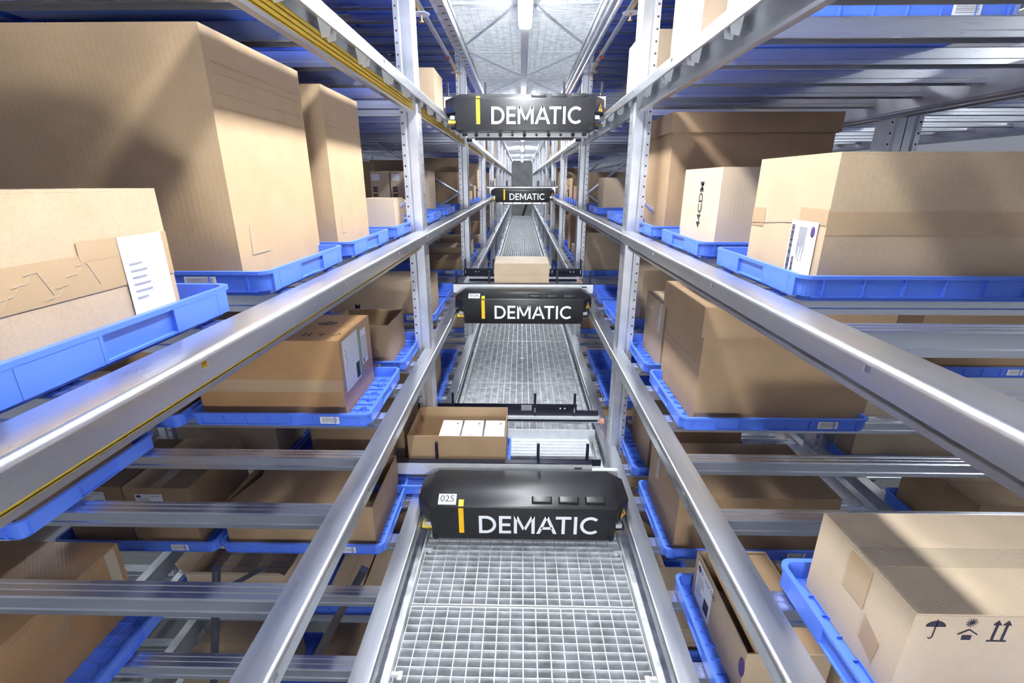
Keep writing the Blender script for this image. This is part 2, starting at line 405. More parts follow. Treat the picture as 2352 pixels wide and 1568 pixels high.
r = empty('added_fill_lamp', (.1, -1.5, H-.62), 'flat unseen fill lamp added behind the camera, shining along the aisle', 'lamp')  # unseen lamp, added to light the shuttle fronts and the lower right box
m = MB(); m.box(-.30, .30, -.04, 0, -.10, .10, HOUS); m.build('lamp_housing', r)
m = MB(); m.box(-.28, .28, .001, .006, -.085, .085, simple('added_fill_lamp_diffuser', (.9, .9, .9), .4, emit=LAMP*1.1)); m.build('diffuser', r)
# ------------------------------------------------------------------ hall
m = MB(); m.box(-9, 9, -6, 30, -.1, 0, FLOOR); tag(m.build('floor'), kind='structure')
m = MB(); m.box(-9, 9, 27.4, 27.7, 0, 8, CONC)
m.bar((-.05, 27.38, H-2.1), (.35, 27.38, H-.9), .12, .02, INK, (0, 1, 0)); tag(m.build('wall_back'), kind='structure')
m = MB(); m.box(-9, 9, -6, 30, 7.4, 7.6, CEIL); tag(m.build('ceiling'), kind='structure')

# ------------------------------------------------------------------ blue tray
TW, TD, TH = .73, .505, .06
def make_tray():
    r = empty('storage_tray', (0, 0, 0))
    m = MB(); x, y = TW/2, TD/2
    def rr(hx, hy, rad, z, n=5):
        out = []
        for cx, cy, a0 in ((hx-rad, hy-rad, 0), (-hx+rad, hy-rad, 90), (-hx+rad, -hy+rad, 180), (hx-rad, -hy+rad, 270)):
            for i in range(n+1):
                a = math.radians(a0+90*i/n); out.append((cx+rad*math.cos(a), cy+rad*math.sin(a), z))
        return out
    rings = [rr(x-.016, y-.016, .02, 0), rr(x-.016, y-.016, .02, .010), rr(x-.008, y-.008, .026, .012), rr(x-.006, y-.006, .028, .05), rr(x, y, .03, .052), rr(x, y, .03, TH),
             rr(x-.012, y-.012, .022, TH), rr(x-.016, y-.016, .02, .014)]
    n = len(rings[0]); vs = [p for rg in rings for p in rg]; fs = []
    for i in range(len(rings)-1):
        for j in range(n): fs.append((i*n+j, i*n+(j+1) % n, (i+1)*n+(j+1) % n, (i+1)*n+j))
    fs.append(tuple(range(n))[::-1]); fs.append(tuple(range((len(rings)-1)*n, len(rings)*n)))
    m.add(vs, fs, BLUE)
    for sy in (-1, 1):                       # ribs along the long sides
        for i in range(8):
            xx = -x+.05+i*(TW-.1)/7; m.box(xx-.0015, xx+.0015, sy*(y-.008), sy*(y-.001), .012, .051, BLUE)
        m.box(-x+.03, x-.03, sy*(y-.008), sy*(y-.003), .0105, .0125, BLUE)
    for sx in (-1, 1):                       # short sides: raised handle pads and stepped middle
        for yy in (-y+.06, -.075, .075, y-.06):
            m.box(sx*(x-.008), sx*x, yy-.003, yy+.003, .010, .052, BLUE)
        for a, b in ((-y+.03, -.078), (.078, y-.03)):
            m.box(sx*(x-.009), sx*(x-.0005), a, b, .010, .053, BLUE)
        m.box(sx*(x-.014), sx*(x-.001), -.075, .075, .010, .0135, BLUE)
        for sy in (-1, 1):
            for k in range(3): m.tube((sx*(x-.05), sy*(y-.0072), .018+k*.011), (sx*(x-.05), sy*(y-.0045), .018+k*.011), .004, BLUE, 8)
    # grid of ribs on the inner floor
    for i in range(1, 15): xx = -x+.02+i*(TW-.04)/15; m.box(xx-.001, xx+.001, -y+.018, y-.018, .014, .020, BLUE)
    for i in range(1, 9): yy = -y+.02+i*(TD-.04)/9; m.box(-x+.018, x-.018, yy-.001, yy+.001, .014, .0205, BLUE)
    for sx in (-1, 1):                        # oval openings
        for yy in (-.15, 0, .15):
            pts = [(sx*(x-.07)+.017*math.cos(t), yy+.017*math.sin(t)+(.022 if math.sin(t) > 0 else -.022)) for t in [k*math.pi/8+.01 for k in range(17)]]
            for (a, b), (c, d) in zip(pts, pts[1:]): m.bar((a, b, .0185), (c, d, .0185), .002, .008, BLUE)
    for yy in (-.16, -.05, .06, .17): m.box(-x+.06, x-.06, yy, yy+.02, -.0006, .001, BLUE)
    m.build('tray_body', r)
    m = MB(); fc = Face((x-.20, -y+.0045, .022), (1, 0, 0), (0, 0, 1))
    fc.rect(m, 0, .075, -.004, .026, PAPER, .0002, .002)
    for v in (.002, .007, .011, .0155, .020): fc.rect(m, .006, .069, v, v+.002, INKG, .0024)
    m.build('barcode_label', r)
    return r
TRAY = make_tray(); tray_used = [False]; ntray = [0]
def tray(cx, y0, z, label, group):
    if not tray_used[0]: r = TRAY; tray_used[0] = True
    else: r = copy_tree(TRAY)
    r.location = (cx, y0+TD/2, z); tag(r, label, 'tray', group); ntray[0] += 1
    return r

# ------------------------------------------------------------------ cartons
def carton(x0, x1, y0, y1, z0, h, mat, label, top='closed', tape=False, seam='x', parts=None, group=None, lid=.0, rnd=.004, flapdir=None):
    """cardboard box with local origin at its base centre; top closed | open | lid"""
    cx, cy = (x0+x1)/2, (y0+y1)/2; a, b = (x1-x0)/2, (y1-y0)/2; t = .004
    r = empty('cardboard_box', (cx, cy, z0), label, 'box', group)
    m = MB()
    if top == 'closed':
        m.box(-a, a, -b, b, 0, h-.004, mat)
        if seam == 'x': m.box(-a, a, -b, -.0012, h-.0038, h, mat); m.box(-a, a, .0012, b, h-.0038, h, mat)
        else: m.box(-a, -.0012, -b, b, h-.0038, h, mat); m.box(.0012, a, -b, b, h-.0038, h, mat)
        m.build('box_body', r, bevel=rnd if rnd < .0019 else 0)
    else:
        m.box(-a, a, -b, b, 0, .005, mat)
        for bx in ((-a, a, -b, -b+t), (-a, a, b-t, b), (-a, -a+t, -b+t, b-t), (a-t, a, -b+t, b-t)): m.box(*bx, .005, h, mat)
        m.build('box_body', r)
        if top == 'lid':
            m = MB(); e = .016
            m.box(-a-e, a+e, -b-e, b+e, h+.002, h+.006, mat)
            for bx in ((-a-e, a+e, -b-e, -b-e+.004), (-a-e, a+e, b+e-.004, b+e), (-a-e, -a-e+.004, -b-e+.004, b+e-.004), (a+e-.004, a+e, -b-e+.004, b+e-.004)): m.box(*bx, h-lid, h+.002, mat)
            m.build('lid', r)
        if top == 'flaps':
            for (p, q, o) in (((-a, -b), (a, -b), (0, -1)), ((-a, b), (a, b), (0, 1)), ((-a, -b), (-a, b), (-1, 0)), ((a, -b), (a, b), (1, 0))):
                m = MB(); k = .10; up_ = .7
                P = [(p[0], p[1], h), (q[0], q[1], h), (q[0]+o[0]*k*.5, q[1]+o[1]*k*.5, h+k*up_), (p[0]+o[0]*k*.5, p[1]+o[1]*k*.5, h+k*up_)]
                m.poly(P, mat, (o[0]*.8, o[1]*.8, .5), .003); m.build('flap', r)
    if tape and top == 'closed':
        m = MB()
        if seam == 'x':
            m.box(-a-.0006, a+.0006, -.025, .025, h, h+.0006, TAPE)
            for s in (-1, 1): m.box(s*a, s*(a+.0006), -.025, .025, h-.07, h, TAPE)
        else:
            m.box(-.025, .025, -b-.0006, b+.0006, h, h+.0006, TAPE)
            for s in (-1, 1): m.box(-.025, .025, s*b, s*(b+.0006), h-.07, h, TAPE)
        m.build('tape', r)
    r['_a'] = a; r['_b'] = b; r['_h'] = h
    faces = {'front': Face((-a, -b, 0), (1, 0, 0), (0, 0, 1)), 'left': Face((-a, b, 0), (0, -1, 0), (0, 0, 1)), 'right': Face((a, -b, 0), (0, 1, 0), (0, 0, 1)),
             'top': Face((-a, -b, h), (1, 0, 0), (0, 1, 0))}
    for k in ('_a', '_b', '_h'): del r[k]
    return r, faces, 2*a, 2*b
def barcode(fc, mb, u0, u1, v0, v1, rnd=random.Random(4), vert=False):
    u = u0
    if vert:
        v = v0
        while v < v1-.001:
            w_ = rnd.choice((.001, .0015, .0025)); fc.rect(mb, u0, u1, v, min(v+w_, v1), INK, .0016); v += w_+rnd.choice((.001, .0018))
    else:
        while u < u1-.001:
            w_ = rnd.choice((.001, .0015, .0025)); fc.rect(mb, u, min(u+w_, u1), v0, v1, INK, .0016); u += w_+rnd.choice((.001, .0018))
def label_part(fc, r, u0, u1, v0, v1, rows=7, seed=1, ref='REF  524 680', code=True, name='paper_label', turned=False, logo=True):
    m = MB(); R = random.Random(seed); W, Hh = u1-u0, v1-v0; fc = Face(fc.o+fc.n*.0016, fc.x, fc.y)
    fc.rect(m, u0, u1, v0, v1, PAPER, .0008)
    if not turned:
        if logo: fc.ell(m, u0+W*.14, v1-Hh*.16, W*.09, Hh*.09, PURP, .0016)
        if ref: fc.text(m, ref, u0+W*.62, v1-Hh*.17, Hh*.17, INK)
        for i in range(rows):
            v = v1-Hh*(.34+.5*i/rows); fc.rect(m, u0+W*.12, u0+W*(.35+R.random()*.25), v, v+Hh*.022, INKG, .0016)
        if code: barcode(fc, m, u0+W*.62, u0+W*.92, v0+Hh*.10, v0+Hh*.42, R)
    else:
        fc.ell(m, u0+W*.86, v1-Hh*.16, W*.07, Hh*.09, PURP, .0016)
        if ref: fc.text(m, ref, u0+W*.86, v0+Hh*.36, W*.12, INK, math.pi/2*3)
        fc.text(m, 'DermaPlast.', u0+W*.72, v1-Hh*.24, W*.10, INK, math.pi/2*3)
        for i in range(rows):
            u = u0+W*(.36+.30*i/rows); fc.rect(m, u, u+W*.014, v0+Hh*(.3+.3*R.random()), v1-Hh*.1, INKG, .0016)
        barcode(fc, m, u0+W*.05, u0+W*.16, v0+Hh*.05, v1-Hh*.08, R, True)
        barcode(fc, m, u0+W*.24, u0+W*.32, v0+Hh*.05, v0+Hh*.4, R, True)
    return m.build(name, r)

ORD = words
tcount = {}
# ---- hand-placed shelf contents: (side, level, row, y0 of tray, list of boxes)
def tx(sx, row): return sx*(.61+TW/2) if row == 1 else sx*((1.355 if sx < 0 else 1.87)+TW/2)
def shelf_tray(sx, lv, row, y0, label=None):
    z = LEV[lv]+H-.012
    side = 'left' if sx < 0 else 'right'
    key = (sx, lv, row); tcount.setdefault(key, []).append(y0)
    n = len(tcount[key])-1
    rw = 'aisle row' if row == 1 else 'rear row'
    lab = label or f'blue tray, {side} rack, {LNAME[lv]}, {rw}, {words[min(n, 35)]} from camera'
    tray(tx(sx, row), y0, z+.0008, lab, f'blue trays on the {side} rack'); return z+.016
near_tr = {(-1,'B',1): [.44, 1.075, 1.65, 2.25, 3.10, 3.86], (1,'B',1): [1.045, 1.67, 2.30, 3.08, 4.06], (-1,'C',1): [1.645, 2.22, 3.12, 3.7], (1,'C',1): [.42, 1.64, 2.21, 3.04, 3.65],
           (-1,'D',1): [1.64, 2.25, 3.1, 3.7], (1,'D',1): [1.01, 1.64, 2.25, 3.1, 3.7], (-1,'D',2): [.9, 1.64, 2.3, 3.0], (-1,'C',2): [1.0, 1.62, 2.3, 3.0],
           (1,'D',2): [1.6, 2.4], (1,'C',2): [2.2], (-1,'A',1): [.5, 1.12, 1.72, 3.0, 3.66], (1,'A',1): [.5, 1.5, 2.1, 3.05, 3.7], (1,'A',2): [1.5, 2.15], (-1,'A',2): [.6, 1.25, 1.9],
           (-1,'G',1): [1.12, 2.04], (-1,'G',2): [2.13], (1,'G',1): [1.20, 1.80], (-1,'K',1): [1.9], (-1,'K',2): [1.9], (1,'K',1): [2.0],
           (-1,'B',2): [1.1, 1.7, 2.4], (1,'B',2): [1.3, 2.1]}
zt = {}
for (sx, lv, row), ys in near_tr.items():
    for i, y0 in enumerate(ys): zt[(sx, lv, row, i)] = shelf_tray(sx, lv, row, y0)
def Z(sx, lv, row=1, i=0): return zt[(sx, lv, row, i)]
rnd = random.Random(11)

# left, level of the far shuttle
z = Z(-1,'B')
r, f, W_, L_ = carton(-1.31, -.697, .46, .90, z, H-.010-z, C1, 'tan cardboard box with wide tape and a white sheet, cut off at the left edge', seam='y')
m = MB(); fr = f['right']; hb = H-.010-z
fr.rect(m, .0, .44, .075, .135, TAPE); fr.rect(m, .25, .44, .125, .155, TAPE, .0012); f['front'].rect(m, 0, W_, .075, .135, TAPE)
for k in range(12):
    u = .02+.02*k; fr.line(m, [(u, .082+.013*(k % 4)), (u+.02, .084+.013*(k % 4)), (u+.035, .088+.012*((k+1) % 4))], .0009, FILM, .0016)
m.build('tape', r)
label_part(fr, r, .325, .425, .012, .155, rows=6, seed=3, ref=None, code=False, name='paper_sheet', logo=False)
r, f, W_, L_ = carton(-1.33, -.692, 1.12, 1.58, z, H+.316-z, C5, 'huge tall tan cardboard box filling the upper left of the photo', seam='y')
m = MB()
f['right'].line(m, [(.06, .14), (.055, .07), (.14, .07)], .0016, INKG)
for v in (.40, .43, .47, .49): f['right'].rect(m, .02, .44, v, v+.0015, C2, .0006, .0008)
m.build('crease_line', r)
r, f, W_, L_ = carton(-1.20, -.697, 1.755, 2.13, z, H+.314-z, C5, 'tall tan cardboard box, second tall box from the left, behind the huge one', seam='y')
m = MB(); f['right'].line(m, [(.06, .12), (.055, .06), (.12, .06)], .0016, INKG)
for v in (.43, .45): f['right'].rect(m, .02, .36, v, v+.0015, C2, .0006, .0008)
m.build('crease_line', r)
r, f, W_, L_ = carton(-.835, -.667, 2.48, 2.665, z, .165, C3, 'small pale box beside the left upright, under the printed boxes', seam='x')
for i, (a, b) in enumerate(((-1.22, -1.07), (-1.06, -.915), (-.905, -.757))):
    r, f, W_, L_ = carton(a, b, 3.92, 4.22, z, H+.086-z, C3, ['printed tan box with a white sticker, left of the trio behind the left upright', 'printed tan box with check boxes, middle of the trio behind the left upright',
        'printed tan box with handling symbols, right of the trio behind the left upright'][i], seam='y')
    m = MB(); fc = f['front']; hh = H+.086-z
    fc.rect(m, W_*.08, W_*.5, hh*.78, hh*.93, PAPER)
    for k in range(3):
        v = hh*(.18+.17*k); fc.rect(m, W_*.12, W_*.12+.035, v, v+.04, INK)
        fc.line(m, [(W_*.12+.010, v+.008), (W_*.12+.010, v+.032)], .004, C3, .0016); fc.line(m, [(W_*.12+.024, v+.008), (W_*.12+.024, v+.032)], .004, C3, .0016)
    for k in range(8): v = hh*(.15+.06*k); fc.rect(m, W_*.55, W_*(.8+.1*(k % 2)), v, v+.003, INKG)
    for k in range(9): v = hh*(.35+.05*k); f['right'].rect(m, .05, .22, v, v+.003, INKG)
    m.build('printed_marks', r)
carton(-1.1, -.72, 3.15, 3.5, z, .13, C2, 'low brown box hidden behind the left upright')
# left rear row, far shuttle level
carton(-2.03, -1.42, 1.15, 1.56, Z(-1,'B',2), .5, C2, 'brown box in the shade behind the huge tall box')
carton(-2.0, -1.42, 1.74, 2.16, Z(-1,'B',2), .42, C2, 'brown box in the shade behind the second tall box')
# left, level of shuttle 026
z = Z(-1,'C')
r, f, W_, L_ = carton(-1.325, -.73, 1.72, 2.10, z, .325, C4, 'glossy orange-brown box with white label sheets and a teal strip, left of shuttle 026', seam='x')
m = MB(); fc = f['right']
m1 = MB(); fc.rect(m1, .03, .22, .09, .31, PAPER); fc.rect(m1, .245, .315, .13, .29, PAPER)
for k in range(6): fc.rect(m1, .25+.01*k, .2515+.01*k, .15, .26, INKG, .0016)
barcode(fc, m1, .16, .20, .10, .17, random.Random(7)); fc.line(m1, [(.05, .27), (.07, .25), (.05, .24), (.075, .22), (.06, .20), (.05, .18)], .002, INKG, .0016)
fc.ell(m1, .265, .145, .008, .012, PURP, .0016); m1.build('paper_label', r)
m1 = MB(); fc.rect(m1, .205, .218, .085, .322, INKT, .002); m1.build('teal_strip', r)
m1 = MB(); ft = f['top']; ft.ell(m1, .46, .24, .042, .03, INK); ft.ring(m1, .46, .24, .034, .023, .003, C1, .0018)
ft.line(m1, [(.435, .24), (.455, .25), (.47, .232), (.485, .245)], .005, C1, .0018)
for k in range(2): u = .43+.022*k; ft.line(m1, [(u, .06), (u, .10)], .005, INK); ft.line(m1, [(u-.008, .062), (u+.008, .062)], .004, INK)
ft.line(m1, [(.50, .06), (.50, .09)], .003, INK); ft.line(m1, [(.485, .085), (.515, .085)], .004, INK); ft.line(m1, [(.545, .065), (.575, .085), (.56, .10)], .003, INK)
m1.build('printed_marks', r)
m1 = MB(); f['front'].rect(m1, .0, W_, .105, .16, TAPE, .0006); fc.rect(m1, 0, .05, .105, .16, TAPE, .0006); m1.build('tape', r)
r, f, W_, L_ = carton(-1.02, -.70, 2.30, 2.62, z, .215, C2, 'small open brown carton with a recycling mark, left of shuttle 026', top='open')
m = MB(); fc = f['front']
for k in range(3): fc.ring(m, W_-.085, .055, .024, .024, .003, INK, .0008, math.radians(10+120*k), math.radians(105+120*k), 6)
fc.text(m, 'PAP 21', W_-.085, .055, .013, INK); m.build('printed_marks', r)
r, f, W_, L_ = carton(-1.36, -.655, 3.17, 3.55, z, .27, C1, 'long tan box behind the small open carton, partly hidden by the left upright', seam='x', tape=False)
m = MB(); f['front'].text(m, 'M', .20, .085, .05, INK, bold=.001); m.build('printed_marks', r)
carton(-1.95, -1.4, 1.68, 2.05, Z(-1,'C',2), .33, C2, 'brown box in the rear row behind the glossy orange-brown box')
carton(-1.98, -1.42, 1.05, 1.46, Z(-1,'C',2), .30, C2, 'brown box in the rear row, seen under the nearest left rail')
# left, level of shuttle 025
z = Z(-1,'D')
r, f, W_, L_ = carton(-1.315, -.655, 1.68, 2.09, z, .215, C2, 'wide brown carton with a cut-out hand hole and half-open flaps, left of shuttle 025', top='open')
m = MB()
a, b = W_/2, L_/2
m.poly([(-a+.005, -b+.02, .205), (a-.10, -b+.02, .205), (a-.16, b-.05, .213), (-a+.10, b-.05, .213)], C2, (0, 0, 1), .003)
m.poly([(-a+.005, b-.005, .209), (a-.02, b-.005, .209), (a-.06, 0, .2), (-a+.06, 0, .2)], C2, (0, 0, -1), .003); m.build('flap', r)
m = MB(); fr = f['front']; fr.pl(m, [(W_-.14, .145), (W_-.10, .145), (W_-.062, .2145), (W_-.18, .2145)], HOLE)
for k in range(14): fr.rect(m, W_-.16+.007*k, W_-.157+.007*k, .055, .057, INKG)
for k in range(10): fr.rect(m, W_-.066, W_-.064, .055+.008*k, .059+.008*k, INKG)
m.build('hand_hole', r)
r, f, W_, L_ = carton(-1.735, -1.445, 1.68, 2.09, Z(-1,'D',2), .30, C2, 'brown box with a white reference label, left of the wide carton by shuttle 025', seam='y', tape=True)
label_part(f['front'], r, .05, .17, .20, .27, seed=5)
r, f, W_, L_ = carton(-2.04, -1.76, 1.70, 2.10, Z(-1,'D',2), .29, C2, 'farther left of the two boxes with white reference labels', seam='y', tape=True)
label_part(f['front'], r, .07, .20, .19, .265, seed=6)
r, f, W_, L_ = carton(-2.03, -1.50, .94, 1.37, Z(-1,'D',2), .29, C4, 'brown box wrapped in clear film with shiny folds, lower left corner', seam='x')
m = MB(); ft = f['top']; fr = f['right']
for k in range(16):
    u = .04+.03*k; ft.line(m, [(u, .12+.01*(k % 4)), (u+.035, .15+.012*((k*3) % 4))], .0018, FILM)
for k in range(14):
    u = .02+.028*k; fr.line(m, [(u, .27-.01*(k % 3)), (u+.03, .28-.008*((k*2) % 3))], .002, FILM)
for k in range(10): fr.line(m, [(.12+.007*k, .13), (.15+.007*k, .21)], .0012, FILM)
fr.rect(m, .37, .41, .08, .285, FILM, .0006); ft.rect(m, 0, .5, .19, .24, FILM, .0006)
m.build('stretch_film', r)
for i, (lv, yy) in enumerate((('D', 2.36), ('C', 2.36))):
    carton(-2.0, -1.42, yy, yy+.4, Z(-1, lv, 2, 2), .28, C3, f'pale box in the rear row behind the left upright, {LNAME[lv]}', seam='x')
z = Z(-1,'D')
carton(-1.2, -.67, 2.32, 2.70, z, .30, C2, 'brown box past the wide open carton, seen under rail beside shuttle 025')
carton(-1.2, -.66, 3.14, 3.52, z, .33, C2, 'brown box behind the left upright at the level of shuttle 025')
# right, far shuttle level
z = Z(1,'B')
r, f, W_, L_ = carton(.663, 1.30, 1.085, 1.435, z, H+.062-z, C1, 'large tan box with a white product label, at the right edge of the photo', seam='x')
label_part(f['left'], r, .215, .325, .015, .155, rows=9, seed=9, ref='REF: 535 331', turned=True)
m = MB(); fl = f['left']; hh = H+.062-z
fl.rect(m, .0, .07, .125, .175, TAPE); fl.rect(m, .24, .35, .15, .185, TAPE, .0006); fl.line(m, [(0, .13), (.16, .145), (.35, .155)], .0015, INKG); f['front'].rect(m, 0, W_, .13, .18, TAPE, .0006); m.build('tape', r)
r, f, W_, L_ = carton(.693, .98, 1.77, 2.17, z, H+.052-z, C3, 'box printed 44CDM between the tall lidded box and the large labelled box', seam='y')
m = MB(); f['left'].text(m, '44CDM', .22, .16, .055, INK, math.pi/2*1, bold=.0008); m.build('printed_marks', r)
r, f, W_, L_ = carton(.69, 1.44, 2.40, 2.86, z, H+.30-z, C2, 'tall brown box with a loose lid beside the right upright', top='lid', lid=.08)
r, f, W_, L_ = carton(.68, .98, 4.2, 4.5, z, H+.04-z, C3, 'plain pale box just behind the right upright, on the far shuttle level')
carton(1.95, 2.55, 1.35, 1.75, Z(1,'B',2), .34, C3, 'pale open carton above the large labelled box, in the rack behind', top='open')
carton(1.92, 2.5, 2.15, 2.55, Z(1,'B',2), .3, C2, 'brown box in the rear rack behind the lidded box')
# right, level of shuttle 026
z = Z(1,'C')
r, f, W_, L_ = carton(.675, 1.345, 1.695, 2.16, z, H-.44-z, C2, 'large brown box with an overhanging lid under the right rail, right of shuttle 026', top='lid', lid=.11)
m = MB(); f['left'].rect(m, 0, L_, .24, .2415, INKG); f['left'].line(m, [(.3, .36), (.45, .46)], .0012, INKG, .0075); m.build('crease_line', r)
r, f, W_, L_ = carton(.70, 1.0, 2.27, 2.62, z, .33, C1, 'narrow box with shiny tape on its top edge, left of the large lidded box', seam='y', tape=True)
m = MB(); f['left'].rect(m, .24, .31, .18, .33, FILM); m.build('clear_tape', r)
carton(.80, 1.3, 3.12, 3.5, z, .36, C1, 'tan box just right of the right upright, level of shuttle 026', seam='x')
r, f, W_, L_ = carton(.665, 1.31, .625, .885, z, H-.70-z, C3, 'pale box with umbrella and arrow symbols, lower right corner of the photo', seam='x', rnd=.001)
m = MB(); fr = f['front']; fr = Face(fr.p(0, .107), fr.x*.56, fr.y*.56); fr.n = f['front'].n; v0 = .115
u = .07                                             # umbrella
fr.ell(m, u, v0+.022, .030, .022, INK, .0008, 12, 0, math.pi); fr.line(m, [(u, v0+.05), (u, v0-.02), (u-.006, v0-.028), (u-.013, v0-.022)], .0028, INK)
u = .175                                             # sun above a sheltered pack
fr.pl(m, [(u-.014, v0-.03), (u+.014, v0-.03), (u+.014, v0-.012), (u-.014, v0-.012)], INK); fr.line(m, [(u-.03, v0-.008), (u, v0+.012), (u+.03, v0-.008)], .004, INK)
for k in range(12): a = k*math.pi/6; fr.line(m, [(u+.004*math.cos(a), v0+.04+.004*math.sin(a)), (u+.018*math.cos(a), v0+.04+.018*math.sin(a))], .0012, INK)
fr.ell(m, u, v0+.04, .006, .006, INK)
for u in (.255, .285):                               # two arrows up
    fr.line(m, [(u, v0-.028), (u, v0+.035)], .007, INK); fr.pl(m, [(u-.013, v0+.032), (u+.013, v0+.032), (u, v0+.05)], INK)
fr.line(m, [(.24, v0-.033), (.30, v0-.033)], .005, INK)
m.build('handling_symbols', r)
m = MB(); f['left'].rect(m, .10, .16, .11, L_*0+.20, TAPE); f['left'].pl(m, [(.17, .11), (.215, .085), (.21, .03), (.17, .05)], TAPE)
f['top'].rect(m, 0, W_, .105, .155, FILM, .0004); m.build('tape', r)
carton(1.95, 2.55, 2.24, 2.62, Z(1,'C',2), .36, C2, 'brown box with a pale flap in the rack behind the large lidded box')
# right, level of shuttle 025
z = Z(1,'D')
r, f, W_, L_ = carton(.66, 1.34, 1.68, 2.12, z, .285, C2, 'brown box with an orange-brown front, right of shuttle 025', seam='x')
m = MB(); f['left'].rect(m, .10, .15, .17, .285, FILM); m.build('clear_tape', r)
r, f, W_, L_ = carton(.672, .93, 1.05, 1.47, z, .20, C1, 'open-topped box with a white label, on the tray below the right rail', top='open')
label_part(f['left'], r, .03, .17, .02, .185, seed=12)
m = MB(); f['left'].ell(m, L_-.012, .13, .018, .035, PURP); m.build('oval_sticker', r)
m = MB(); m.poly([(-.10, -.20, .19), (.124, -.20, .19), (.124, .20, .19), (-.10, .20, .19)], C2, (0, 0, 1), .003); m.build('flap', r)
r, f, W_, L_ = carton(.96, 1.25, 1.04, 1.44, z, .17, C1, 'box with a dark oval logo, half hidden under the right rail at the bottom', seam='x')
m = MB(); f['front'].ell(m, W_*.35, .12, .05, .024, PURP); m.build('oval_sticker', r)
r, f, W_, L_ = carton(1.92, 2.5, 1.68, 2.07, Z(1,'D',2), .26, C2, 'brown box with a torn flap edge in the rack behind, above the symbol box', seam='x', tape=True)
carton(.70, 1.2, 2.3, 2.7, z, .3, C2, 'brown box behind the orange-brown fronted box at shuttle 025 level')
# top shuttle level
z = Z(1,'A')
carton(.68, 1.25, 2.14, 2.54, z, .42, C3, 'bright pale box at the top of the photo, right of the right upright', seam='y')
carton(.68, 1.0, 3.10, 3.52, z, .40, C3, 'bright white-lit box behind the right upright, above the top right rail', seam='y')
carton(.7, 1.3, 1.55, 1.95, z, .3, C2, 'brown box above the upper right shelf beams, near row')
carton(1.95, 2.5, 1.55, 1.95, Z(1,'A',2), .3, C1, 'tan box with printed panel at the upper right corner, in the rack behind')
z = Z(-1,'A')
carton(-.93, -.64, 3.72, 4.1, z, .34, C1, 'tan box just left of the top shuttle, behind the left upright')

carton(1.93, 2.52, 2.44, 2.80, Z(1,'D',2,1), .20, C3, 'low pale box in the rear rack, seen over the brown box by shuttle 025')
# first level under the deck
z = Z(-1,'G',1,1)
r, f, W_, L_ = carton(-1.11, -.93, 2.09, 2.5, z, .13, C1, 'narrow tan box with recycling marks under the wide open carton, left one', seam='y')
label_part(f['front'], r, .02, .12, .06, .12, seed=21)
r, f, W_, L_ = carton(-.915, -.70, 2.10, 2.5, z, .13, C1, 'narrow tan box under the wide open carton, right one, next to the deck', seam='y')
label_part(f['front'], r, .03, .11, .06, .12, seed=22)
r, f, W_, L_ = carton(-2.02, -1.42, 2.18, 2.60, Z(-1,'G',2), .12, C3, 'wide shallow pale open carton far below, crossed by shadow stripes', top='flaps')
r, f, W_, L_ = carton(-1.25, -.70, 1.16, 1.5, Z(-1,'G',1,0)-0, .1, C2, 'flat brown box under the bare shelf beams at the lower left', seam='x')
r, f, W_, L_ = carton(.70, 1.20, 1.84, 2.25, Z(1,'G',1,1), .16, C1, 'tan box with purple printing far below the right rail', seam='x')
m = MB(); f['front'].text(m, 'rgic', .08, .10, .05, PURP, bold=.0006); f['front'].rect(m, 0, .4, .06, .062, PURP); m.build('printed_marks', r)
carton(-1.2, -.7, 1.95, 2.3, Z(-1,'K',1), .3, C2, 'brown box two levels under the deck, below the narrow tan boxes')
carton(-2.0, -1.45, 1.95, 2.3, Z(-1,'K',2), .3, C1, 'tan box two levels under the deck, rear row of the left rack')
# ---- generic contents: farther bays, upper and lower levels
def generic(sx, lv, row, y_from, y_to, p_tray=.92, p_box=.85):
    ys = []
    for u in ([.3] if lv in 'EF' else [])+UY:
        for j in range(4):
            y = u+.05+.555*j
            if y_from <= y <= y_to: ys.append(y)
    for y in ys:
        if ntray[0] >= 298: return
        if rnd.random() > p_tray: continue
        z = shelf_tray(sx, lv, row, y)
        n = len(tcount[(sx, lv, row)])-1
        if rnd.random() < p_box:
            w_ = rnd.uniform(.38, .66); d_ = rnd.uniform(.28, .44); h = rnd.choice((.14, .2, .26, .3, .34, .42, .5))
            if lv in 'EG': h = min(h, .42)
            side = 'left' if sx < 0 else 'right'; mt = rnd.choice((C1, C2, C2, C3)); tone = {C1: 'tan', C2: 'brown', C3: 'pale'}[mt]
            xa = .66 if row == 1 else (1.41 if sx < 0 else 1.93); x0, x1 = (xa, xa+w_) if sx > 0 else (-xa-w_, -xa)
            yy = y+(TD-d_)/2; size = 'tall' if h > .33 else ('low' if h < .22 else 'mid-sized')
            kind = rnd.choice(('closed', 'closed', 'open', 'closed'))
            carton(x0, x1, yy, yy+d_, z, h, mt, f'{size} {tone} box, {side} rack, {LNAME[lv]}, on {words[min(n, 35)]} {"rear-row " if row == 2 else ""}tray', top=kind, seam=rnd.choice('xy'),
                   tape=rnd.random() < .4, group=f'cartons on the {side} rack')
for sx in (-1, 1):
    for lv, y0 in (('B', 4.5), ('C', 4.3), ('D', 4.3), ('A', 4.3)): generic(sx, lv, 1, y0, 13.8)
for sx in (-1, 1):
    generic(sx, 'G', 1, 2.6, 3.9); generic(sx, 'E', 1, 1.2, 7.0); generic(sx, 'F', 1, 2.0, 6.0); generic(sx, 'G', 2, 2.7, 3.6); generic(sx, 'K', 1, 2.5, 3.6)
    generic(sx, 'B', 2, 3.0, 6.5); generic(sx, 'C', 2, 3.6, 5.5); generic(sx, 'A', 2, 3.0, 5.5); generic(sx, 'E', 2, 1.5, 5)
